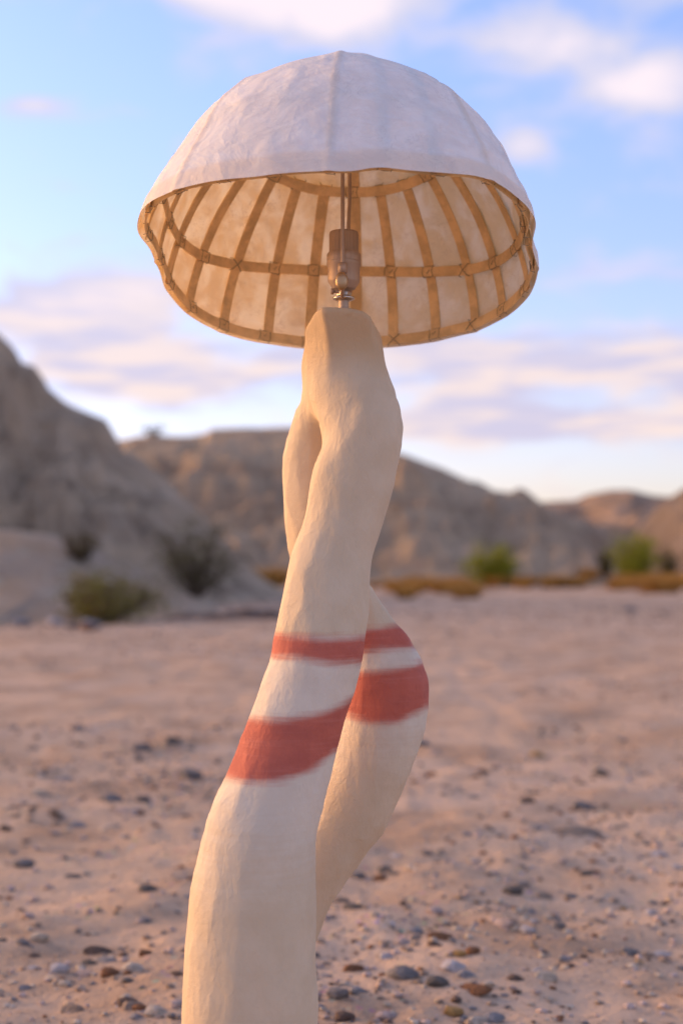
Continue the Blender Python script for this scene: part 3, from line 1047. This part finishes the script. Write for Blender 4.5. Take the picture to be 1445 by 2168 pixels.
def body_mat():
    m, t, o = new_mat('sculpted_plaster')
    p = t.n('ShaderNodeTexCoord').outputs['Object']
    a1 = t.n('ShaderNodeAttribute'); a1.attribute_name = 'stripe'
    a2 = t.n('ShaderNodeAttribute'); a2.attribute_name = 'sock'
    brush_n = t.noise(t.scalev(p, (14, 14, 260)), 1.0, 4, 0.6)
    wob = t.noise(t.scalev(p, (22, 22, 40)), 1.0, 3, 0.6)
    s = t.m('ADD', a1.outputs['Fac'], t.m('ADD', t.m('MULTIPLY', t.m('SUBTRACT', brush_n, 0.5), 0.011), t.m('MULTIPLY', t.m('SUBTRACT', wob, 0.5), 0.008)))
    red_f = t.step(s, -0.0085, 0.0060)
    blot = t.noise(p, 22, 5, 0.6)
    grain = t.noise(p, 190, 4, 0.65)
    base = t.mix(t.step(blot, 0.30, 0.72), (0.61, 0.465, 0.305), (0.66, 0.515, 0.35))
    a3 = t.n('ShaderNodeAttribute'); a3.attribute_name = 'neck_shading'
    base = t.mix(t.m('MULTIPLY', a3.outputs['Fac'], 0.8), base, (0.56, 0.385, 0.215))   # warm shading under the dome, painted in as darker ochre
    white = t.mix(t.step(blot, 0.4, 0.65), (0.66, 0.56, 0.44), (0.72, 0.625, 0.50))
    sockf = t.m('MULTIPLY', t.step(t.m('ADD', a2.outputs['Fac'], t.m('MULTIPLY', t.m('SUBTRACT', brush_n, .5), 0.5)), 0.15, 0.95), 0.85)
    col = t.mix(sockf, base, white)
    red = t.mix(t.step(t.noise(t.scalev(p, (30, 30, 55)), 1.0, 4, 0.6), 0.38, 0.66), (0.50, 0.112, 0.07), (0.44, 0.095, 0.062))
    red = t.mix(t.m('MULTIPLY', t.step(brush_n, 0.52, 0.72), 0.35), red, (0.56, 0.17, 0.12))
    col = t.mix(t.m('MULTIPLY', red_f, 0.96), col, red)
    # hand worked relief: vertical knife drags, fibres, pits
    drag = t.noise(t.scalev(p, (44, 44, 20)), 1.0, 4, 0.55, 0.3)
    crack = t.vor(t.scalev(p, (34, 34, 12)), 1.0, 'DISTANCE_TO_EDGE').outputs['Distance']
    edge = t.m('MULTIPLY', t.step(crack, 0.0, 0.10), 0.35)
    pits = t.noise(p, 420, 3, 0.6)
    h = t.m('ADD', t.m('ADD', t.m('MULTIPLY', drag, 0.6), t.m('ADD', t.m('MULTIPLY', grain, 0.30), t.m('MULTIPLY', t.step(t.noise(t.scalev(p, (1, 1, 0.6)), 85, 3, 0.55, 0.8), 0.47, 0.60), 0.075))), t.m('MULTIPLY', pits, 0.08))
    h = t.m('ADD', h, t.m('MULTIPLY', edge, 0.12))
    principled(t, o, col, 0.72, normal=t.bump(h, 0.62, 0.0040), spec=0.2)
    return m


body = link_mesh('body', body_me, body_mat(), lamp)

# --- fittings
def metal(name, c, rough, spec=0.5):
    m, t, o = new_mat(name)
    p = t.n('ShaderNodeTexCoord').outputs['Object']
    n = t.noise(t.scalev(p, (300, 300, 12)), 1.0, 3, 0.6)
    smud = t.noise(p, 60, 4, 0.6)
    r_ = t.m('ADD', rough, t.m('MULTIPLY', smud, 0.15))
    principled(t, o, t.mix(n, tuple(v * 0.85 for v in c), c), r_, 1.0, normal=t.bump(n, 0.05, 0.001), spec=spec)
    return m


M_BRONZE = metal('brushed_bronze', (0.56, 0.43, 0.33), 0.55)
M_NICKEL = metal('nickel', (0.62, 0.58, 0.53), 0.18)
SY = 1.512
zz = lambda py: at(727, py, SY)[2]
MPP = SY / F_PX
sx = at(727.5, 560, SY)[0]
prof = [(33 * MPP, zz(611) - 0.0005, 0), (33.5 * MPP, zz(610), 0)]
prof = [(10 * MPP, zz(616), 0), (24 * MPP, zz(612), 0), (33 * MPP, zz(598), 0), (34 * MPP, zz(595), 0), (34 * MPP, zz(566), 0), (36.5 * MPP, zz(563), 0), (36.5 * MPP, zz(556), 0), (35.5 * MPP, zz(555), 0),
        (35.5 * MPP, zz(553), 0), (36.5 * MPP, zz(552), 1), (36.5 * MPP, zz(540), 1), (33 * MPP, zz(535), 1), (31.5 * MPP, zz(533), 1), (31.5 * MPP, zz(497), 1), (30 * MPP, zz(492), 1),
        (28.5 * MPP, zz(491), 0), (26.5 * MPP, zz(493), 0), (26 * MPP, zz(540), 0)]
v, f_ = lathe(prof, (sx, SY), 72, 1.1 * MPP)
socket = link_mesh('socket', mesh_from('socket', v, f_), M_BRONZE, lamp)
md = socket.modifiers.new('edge', 'EDGE_SPLIT'); md.split_angle = R(40)
v, f_ = lathe([(11.5 * MPP, zz(690), 0)] + [q for i in range(9) for q in ((11.5 * MPP, zz(652 - i * 3.6), 0), (10.6 * MPP, zz(650.2 - i * 3.6), 0))] + [(11 * MPP, zz(612), 0)], (sx, SY), 32)
link_mesh('stem', mesh_from('stem', v, f_), M_BRONZE, lamp)
v, f_ = lathe([(15 * MPP, zz(637), 0), (23 * MPP, zz(634), 0), (23.5 * MPP, zz(630), 0), (16 * MPP, zz(627), 0)], (sx, SY), 40)
link_mesh('washer', mesh_from('washer', v, f_), M_NICKEL, lamp)
v, f_ = lathe([(13 * MPP, zz(627), 0), (15.5 * MPP, zz(626), 0), (15.5 * MPP, zz(620), 0), (12 * MPP, zz(619), 0)], (sx, SY), 6)
link_mesh('nut', mesh_from('nut', v, f_), M_NICKEL, lamp, smooth=False)
# switch knob pointing at the viewer, a flared paddle on a short neck
kc = at(723, 598, SY - 0.030)
kp = []
ang = np.linspace(0, 2 * math.pi, 24, endpoint=False)
rings = []
for (yo, rx, rz, dz) in ((0.016, 4, 5, 4), (0.006, 6, 9, 3), (0.0, 10, 15, 0), (-0.006, 13, 19, -1), (-0.010, 13.5, 19, -1), (-0.013, 10, 15, -1), (-0.0135, 4, 6, -1)):
    rings.append([(kc[0] + rx * MPP * math.cos(a), kc[1] + yo, kc[2] + (dz + rz * math.sin(a) * (1.0 if math.sin(a) > 0 else 0.95)) * MPP) for a in ang])
V_ = [q for r_ in rings for q in r_]
F_ = [(i * 24 + k, i * 24 + (k + 1) % 24, (i + 1) * 24 + (k + 1) % 24, (i + 1) * 24 + k) for i in range(len(rings) - 1) for k in range(24)]
F_ += [tuple(range(24))[::-1], tuple(range((len(rings) - 1) * 24, len(rings) * 24))]
link_mesh('switch_knob', mesh_from('switch_knob', V_, F_), metal('warm_brass', (0.55, 0.39, 0.23), 0.42), lamp)
sc_ = at(706, 617, SY - 0.012)
v, f_ = merge([tube([sc_, sc_ + np.array([0.006, 0, -0.001])], 0.0016, 8), tube([sc_ - np.array([0.003, 0, 0]), sc_], 0.0033, 10)])
link_mesh('set_screw', mesh_from('set_screw', v, f_), M_BRONZE, lamp)
# harp: a wire loop seen edge on
hp_f = [at(724, 628, SY - 0.012), at(724, 618, SY - 0.022), at(724.5, 600, SY - 0.024), at(725, 560, SY - 0.0235), at(725, 500, SY - 0.030), at(725, 420, SY - 0.038), at(725, 340, SY - 0.042),
        at(726, 260, SY - 0.038), at(728, 205, SY - 0.022)]
hp_b = [at(731, 190, SY + 0.0), at(735, 205, SY + 0.022), at(738, 260, SY + 0.038), at(739.5, 340, SY + 0.042), at(739.5, 420, SY + 0.038), at(737, 500, SY + 0.030), at(741, 570, SY + 0.025),
        at(742, 600, SY + 0.024), at(740, 622, SY + 0.020), at(736, 629, SY + 0.010)]


def smooth_path(P, n):
    P = np.array(P); s = np.concatenate([[0], np.cumsum(np.linalg.norm(np.diff(P, axis=0), axis=1))])
    m = np.gradient(P, s, axis=0); t = np.linspace(0, s[-1], n)
    k = np.clip(np.searchsorted(s, t, side='right') - 1, 0, len(s) - 2)
    h = (s[k + 1] - s[k])[:, None]; u = (t - s[k])[:, None] / h
    return (2 * u ** 3 - 3 * u ** 2 + 1) * P[k] + (u ** 3 - 2 * u ** 2 + u) * h * m[k] + (-2 * u ** 3 + 3 * u ** 2) * P[k + 1] + (u ** 3 - u ** 2) * h * m[k + 1]


v, f_ = tube(smooth_path(hp_f + hp_b, 90), 0.00205, 10)
harp = link_mesh('harp', mesh_from('harp', v, f_), M_BRONZE, lamp)
for P_ in ([at(724.7, 578, SY - 0.0238), at(725, 556, SY - 0.0240)], [at(742, 590, SY + 0.0245), at(741, 566, SY + 0.025)]):
    v, f_ = tube([P_[0], P_[0] * .97 + P_[1] * .03, P_[0] * .05 + P_[1] * .95, P_[1]], [0.0042, 0.0050, 0.0048, 0.0036], 16)
    link_mesh('harp_sleeve', mesh_from('harp_sleeve', v, f_), M_BRONZE, harp)
harp.matrix_parent_inverse = world_mat(lamp).inverted()

# --- the shade
SP_ = dict(cx=-0.00134, cy=1.54, cz=0.97708, R=0.21371, tilt=0.25711, roll=0.04144, H=0.2225, a=1.12, bx=1.076)
nv = np.array([math.sin(SP_['roll']) * math.cos(SP_['tilt']), math.sin(SP_['tilt']), math.cos(SP_['roll']) * math.cos(SP_['tilt'])])
ev = np.array([math.cos(SP_['roll']), 0, -math.sin(SP_['roll'])]); ev -= nv * (ev @ nv); ev /= np.linalg.norm(ev)
bv_ = np.cross(nv, ev)
WARP = np.array([[0.157, 4.3, 5.6], [0.393, 2.5, 8.4], [0.524, 3.9, 3.4], [0.628, -0.1, 4.1], [0.916, 0.4, -2.3], [1.047, -1.1, -4.4], [1.204, 0.5, -8.0], [1.545, 4.4, -7.4], [1.859, 2.4, 0.7],
                 [2.016, 0.7, 4.9], [2.173, -3.6, 11.7], [2.382, -8.4, 7.9], [2.592, -0.9, 7.8], [2.775, 3.7, -5.0], [2.985, 21.1, -10.4], [3.22, 20.4, -2.4], [3.43, -12.3, -3.5], [3.508, -23.0, -13.1],
                 [3.587, -24.6, -18.0], [3.665, -17.0, -13.3], [3.77, -9.0, -5.2], [3.875, -5.9, -3.3], [3.979, 0.4, 6.1], [4.136, 6.1, 17.5], [4.346, 5.6, 27.3], [4.634, 2.9, 28.2], [4.974, 1.0, 15.0],
                 [5.105, -7.0, 6.2], [5.21, 4.8, -5.6], [5.367, 9.9, -22.4], [5.445, 17.5, -23.4], [5.576, 13.9, -24.4], [5.655, 19.5, -19.2], [5.733, 17.0, -17.6], [6.048, -10.8, 2.3], [6.231, 2.9, -1.2]])


def shade_pt(th, ph, inset=0.0):
    """points of the hand bent dome: th round the axis (0 right, pi/2 far), ph down from the crown"""
    th = np.atleast_1d(np.asarray(th, float)); ph = np.atleast_1d(np.asarray(ph, float))
    th, ph = np.broadcast_arrays(th, ph)
    near = 0.5 - 0.5 * np.sin(th)
    shrink = 1 - 0.052 * near * np.exp(-((ph - 1.22) / 0.26) ** 2)
    r = (SP_['R'] * np.sin(ph) ** (0.90 + 0.22 * np.clip(ph / 0.9, 0, 1))) * shrink - inset * np.sin(ph)
    h = SP_['H'] * np.cos(ph) - inset * np.cos(ph)
    P = np.array([SP_['cx'], SP_['cy'], SP_['cz']]) + (r * np.cos(th))[..., None] * ev + (r * np.sin(th) * SP_['bx'])[..., None] * bv_ + h[..., None] * nv
    k = np.concatenate([WARP[:, 0] - 2 * np.pi, WARP[:, 0], WARP[:, 0] + 2 * np.pi])
    tm = np.mod(th, 2 * np.pi)
    wgt = np.exp(-((tm[..., None] - k) / 0.15) ** 2) + 1e-9
    dx = (wgt * np.tile(WARP[:, 1], 3)).sum(-1) / wgt.sum(-1); dy = (wgt * np.tile(WARP[:, 2], 3)).sum(-1) / wgt.sum(-1)
    wp = (ph / (np.pi / 2)) ** 3 * 1.54 / F_PX
    P = P.copy()
    P[..., 0] += dx * wp; P[..., 2] -= dy * wp
    return P


NR = 24
TH0 = R(86.0)                       # the far rib stands a little right of the axis
THR = [TH0 + 2 * math.pi * k / NR for k in range(NR)]
PH_RIM, PH_MID, PH_UP = R(88.3), R(64.5), R(39.0)

# paper skin
nth, nph = 384, 110
th = np.linspace(0, 2 * np.pi, nth, endpoint=False)
ph = np.linspace(R(0.6), R(90.2), nph)
TH, PH = np.meshgrid(th, ph)
P = shade_pt(TH, PH)
ctr = np.array([SP_['cx'], SP_['cy'], SP_['cz']])
dirn = P - ctr; dirn /= np.linalg.norm(dirn, axis=-1)[..., None]
q_ = (TH - TH0) / (2 * np.pi / NR)
fr = np.abs(q_ - np.round(q_))                 # 0 on a rib, 0.5 half way between
q8 = (TH - TH0) / (2 * np.pi / 8)
fr8 = np.abs(q8 - np.round(q8))
sag = -0.0007 * (1 - (1 - 2 * fr) ** 2) * np.sin(PH) - 0.0030 * (2 * fr8) ** 1.5 * np.exp(-((PH - 0.75) / 0.45) ** 2)
rib8 = np.exp(-(fr8 * (2 * np.pi / 8) * np.sin(PH) * SP_['R'] / 0.0045) ** 4)
hoop_e = np.clip((PH - R(84.2)) / R(0.5), 0, 1)
lump = 0.0042 * fbm(P[..., 0] * 16 + 5, P[..., 2] * 16 + P[..., 1] * 7, 4, 91) + 0.0020 * (ridged(P[..., 0] * 34, P[..., 2] * 34 + P[..., 1] * 25, 3, 44) - .5)
off = sag + lump * np.clip((R(88) - PH) / 0.15, 0.25, 1) + 0.0011 * rib8 * np.clip(np.sin(PH) * 1.6, 0, 1) + 0.0012 * hoop_e
off = np.maximum(off, -0.0014)
P = P + dirn * off[..., None]
strip = np.maximum(rib8 * 0.9, hoop_e)
V = P.reshape(-1, 3)
i = np.arange(nth * nph).reshape(nph, nth)
i2 = np.roll(i, -1, 1)
Fc = np.stack([i[:-1], i2[:-1], i2[1:], i[1:]], -1).reshape(-1, 4)
capc = len(V)
V = np.concatenate([V, [V[:nth].mean(0)]])
tris = [(capc, int(i[0, (k + 1) % nth]), int(i[0, k])) for k in range(nth)]
paper_me = bpy.data.meshes.new('lampshade')
paper_me.from_pydata(V.tolist(), [], [tuple(q) for q in Fc[:, ::-1].tolist()] + tris)
a_ = paper_me.attributes.new('strip', 'FLOAT', 'POINT')
a_.data.foreach_set('value', np.concatenate([strip.ravel(), [0]]).astype(np.float32))


def paper_mat():
    m, t, o = new_mat('mulberry_paper')
    p = t.n('ShaderNodeTexCoord').outputs['Object']
    blot = t.noise(p, 26, 6, 0.62, 0.5)
    cloudy = t.noise(p, 11, 4, 0.6, 0.3)
    fn1 = t.noise(p, 42, 3, 0.5, 1.6)
    fn2 = t.noise(t.scalev(p, (1.4, 0.7, 1)), 66, 3, 0.5, 2.0)
    fib1 = t.step(t.m('ABSOLUTE', t.m('SUBTRACT', fn1, 0.5)), 0.0, 0.016, 1, 0)
    fib2 = t.step(t.m('ABSOLUTE', t.m('SUBTRACT', fn2, 0.52)), 0.0, 0.014, 1, 0)
    gate = t.step(t.noise(p, 19, 3, 0.6), 0.47, 0.58)
    fib = t.m('MULTIPLY', t.m('MAXIMUM', fib1, fib2), gate)
    st = t.n('ShaderNodeAttribute'); st.attribute_name = 'strip'
    dcol = t.mix(t.step(blot, 0.36, 0.66), (0.90, 0.86, 0.81), (0.94, 0.915, 0.88))
    dcol = t.mix(t.m('MULTIPLY', fib, 0.10), dcol, (0.60, 0.50, 0.40))
    dcol = t.mix(t.m('MULTIPLY', st.outputs['Fac'], 0.5), dcol, (0.86, 0.70, 0.54))
    thin = t.step(t.m('ADD', t.m('MULTIPLY', blot, 0.65), t.m('MULTIPLY', cloudy, 0.35)), 0.42, 0.60)
    tcol = t.mix(thin, (0.73, 0.47, 0.17), (1.0, 0.86, 0.60))
    tcol = t.mix(t.m('MULTIPLY', fib, 0.75), tcol, (0.42, 0.25, 0.11))
    wr = t.noise(t.scalev(p, (1, 1, 1.4)), 18, 6, 0.6, 1.2)
    wr2 = t.vor(p, 30, 'DISTANCE_TO_EDGE').outputs['Distance']
    fine = t.noise(p, 240, 3, 0.6)
    h = t.m('ADD', t.m('ADD', wr, t.m('MULTIPLY', t.step(wr2, 0, 0.25), 0.12)), t.m('ADD', t.m('MULTIPLY', fib, 0.06), t.m('MULTIPLY', fine, 0.05)))
    cr = t.noise(t.scalev(p, (1.0, 1.0, 1.6)), 9, 3, 0.5, 1.8)
    crease = t.m('POWER', t.m('SUBTRACT', 1.0, t.m('ABSOLUTE', t.m('MULTIPLY', t.m('SUBTRACT', cr, 0.5), 6.0)), clamp=True), 2.0)
    h = t.m('ADD', h, t.m('MULTIPLY', crease, 0.16))
    nrm = t.bump(h, 0.36, 0.008)
    d = t.n('ShaderNodeBsdfDiffuse'); t.put(d.inputs[0], dcol); t.put(d.inputs['Normal'], nrm)
    tr = t.n('ShaderNodeBsdfTranslucent'); t.put(tr.inputs[0], tcol); t.put(tr.inputs['Normal'], nrm)
    mx = t.n('ShaderNodeMixShader')
    t.put(mx.inputs[0], 0.25)
    t.t.links.new(d.outputs[0], mx.inputs[1]); t.t.links.new(tr.outputs[0], mx.inputs[2])
    gl = t.n('ShaderNodeBsdfGlossy'); gl.inputs['Roughness'].default_value = 0.5; t.put(gl.inputs['Normal'], nrm)
    mg = t.n('ShaderNodeMixShader'); mg.inputs[0].default_value = 0.03
    t.t.links.new(mx.outputs[0], mg.inputs[1]); t.t.links.new(gl.outputs[0], mg.inputs[2])
    t.t.links.new(mg.outputs[0], o.inputs[0])
    return m


shade = link_mesh('lampshade', paper_me, paper_mat(), lamp)
shade['label'] = 'white mulberry paper dome tilted open toward the viewer'

M_BAM = plain_mat('bamboo_strip', (0.80, 0.57, 0.30), 0.55, 0.14, 40)
M_WIRE = plain_mat('tie_wire', (0.26, 0.22, 0.165), 0.5, 0.2, 90)


def strip_mesh(name, pts, nrm_in, width, thick, closed=False):
    """flat strip along pts; nrm_in points to the inside of the dome"""
    P = np.asarray(pts); N = np.asarray(nrm_in)
    T = (np.roll(P, -1, 0) - np.roll(P, 1, 0)) if closed else np.gradient(P, axis=0)
    T /= np.linalg.norm(T, axis=1)[:, None]
    S = np.cross(T, N); S /= np.linalg.norm(S, axis=1)[:, None]
    N2 = np.cross(S, T)
    a, b = width / 2, thick
    V = np.stack([P - S * a, P + S * a, P + S * a * .92 + N2 * b, P - S * a * .92 + N2 * b], 1).reshape(-1, 3)
    n = len(P); Fc = []
    for i_ in range(n if closed else n - 1):
        j = (i_ + 1) % n
        for k in range(4):
            Fc.append((i_ * 4 + k, i_ * 4 + (k + 1) % 4, j * 4 + (k + 1) % 4, j * 4 + k))
    if not closed:
        Fc += [(3, 2, 1, 0), ((n - 1) * 4, (n - 1) * 4 + 1, (n - 1) * 4 + 2, (n - 1) * 4 + 3)]
    return mesh_from(name, V, Fc)


def inward(Pts):
    d = ctr + nv * 0.02 - Pts
    return d / np.linalg.norm(d, axis=-1)[..., None]


rr_ = np.random.default_rng(8)


def hoop_ph(phh, t):
    return phh + (R(11.5) * np.abs(np.cos(t)) ** 2.2 if abs(phh - PH_MID) < 1e-6 else 0) + np.zeros_like(t)


for k, t0 in enumerate(THR):
    main = k % 3 == 0
    pmin = R(3) if main else PH_UP - R(1.5)
    pp = np.linspace(pmin, PH_RIM + R(1.2), 30)
    jit = rr_.normal() * 0.012
    pts = shade_pt(t0 + jit * np.sin((pp - pmin) * 1.5), pp, 0.0022)
    me = strip_mesh('rib', pts, inward(pts), 0.0130 * rr_.uniform(0.92, 1.08), 0.0013)
    me.materials.append(M_BAM)
    o = link_mesh('rib', me, None, None, smooth=False)
    o.parent = shade
for (phh, inset, wd, n_) in ((PH_RIM, 0.0037, 0.0134, 192), (PH_MID, 0.0037, 0.0126, 144), (PH_UP, 0.0037, 0.0126, 96), (R(20), 0.0037, 0.008, 48)):
    tt = np.linspace(0, 2 * np.pi, n_, endpoint=False)
    q8 = (tt - TH0) / (2 * np.pi / 8)
    fr8 = np.abs(q8 - np.round(q8)) * 2
    extra = (0.0045 * (1 - (1 - fr8) ** 2) if phh < R(60) else 0.0015 * fr8)
    pv = hoop_ph(phh, tt)
    pts = shade_pt(tt, pv, inset) + inward(shade_pt(tt, pv)) * extra[:, None]
    me = strip_mesh('hoop', pts, inward(pts), wd, 0.0013, closed=True)
    me.materials.append(M_BAM)
    o = link_mesh('hoop', me, None, None, smooth=False)
    o.parent = shade

# wire ties binding every crossing
def tie_box(jx):
    a = 0.0068; z0, z1 = -0.0012, 0.0042
    parts = []
    for s in (-1, 1):
        x = s * a
        parts.append(tube([(x, -a, z0), (x * 1.02, -a * .95, z1), (x * .96 + jx * .001, 0, z1 + .0006), (x, a * .95, z1), (x, a, z0)], 0.00034, 5))
    parts.append(tube([(-a, -a * .9, z1 * .7), (0, -a, z1 * .7), (a, -a * .9, z1 * .7)], 0.00035, 5))
    parts.append(tube([(-a, a * .9, z1 * .7), (0, a, z1 * .7), (a, a * .9, z1 * .7)], 0.00035, 5))
    parts.append(tube([(-a * .3, -a * .4, z1), (a * .1, a * .35, z1 + .001), (a * .35, -a * .1 + jx * .001, z1)], 0.00032, 5))
    return mesh_from('wire_tie', *merge(parts))


def tie_cross(jx):
    a = 0.0075; z1 = 0.0044
    parts = []
    for s in (-1, 1):
        parts.append(tube([(-a, -a * s, -0.001), (-a * .9, -a * .9 * s, z1 * .8), (0, 0, z1 + .0005), (a * .9, a * .9 * s, z1 * .8), (a, a * s, -0.001)], 0.00045, 5))
    if jx > 0.4:
        parts.append(tube([(a * .9 + .004 * math.cos(q), .004 * math.sin(q), z1 * .8) for q in np.linspace(0, 2 * math.pi, 12)], 0.0005, 5))
    return mesh_from('wire_tie', *merge(parts))


TIES = [tie_box(0.5), tie_box(-0.7), tie_box(1.5), tie_cross(0.0), tie_cross(1.0)]
for m_ in TIES: m_.materials.append(M_WIRE)
for phh in (PH_RIM, PH_MID, PH_UP):
    for k, t0 in enumerate(THR):
        hp = lambda q: float(hoop_ph(phh, np.array([q]))[0])
        p0 = shade_pt(t0, hp(t0), 0.0028)[0]
        tx = shade_pt(t0 + 0.02, hp(t0 + .02), 0.005)[0] - shade_pt(t0 - 0.02, hp(t0 - .02), 0.005)[0]
        N = inward(p0); tx /= np.linalg.norm(tx)
        ty = np.cross(N, tx); ty /= np.linalg.norm(ty); N = np.cross(tx, ty)
        kind = rr_.choice(5, p=[.35, .28, .25, .09, .03])
        o = bpy.data.objects.new('wire_tie', TIES[kind]); C.objects.link(o)
        o.parent = shade
        spin = rr_.normal() * 0.10
        M4 = Matrix(((tx[0], ty[0], N[0], p0[0]), (tx[1], ty[1], N[1], p0[1]), (tx[2], ty[2], N[2], p0[2]), (0, 0, 0, 1))) @ Matrix.Rotation(spin, 4, 'Z')
        o.matrix_basis = M4
bpy.context.view_layer.update()
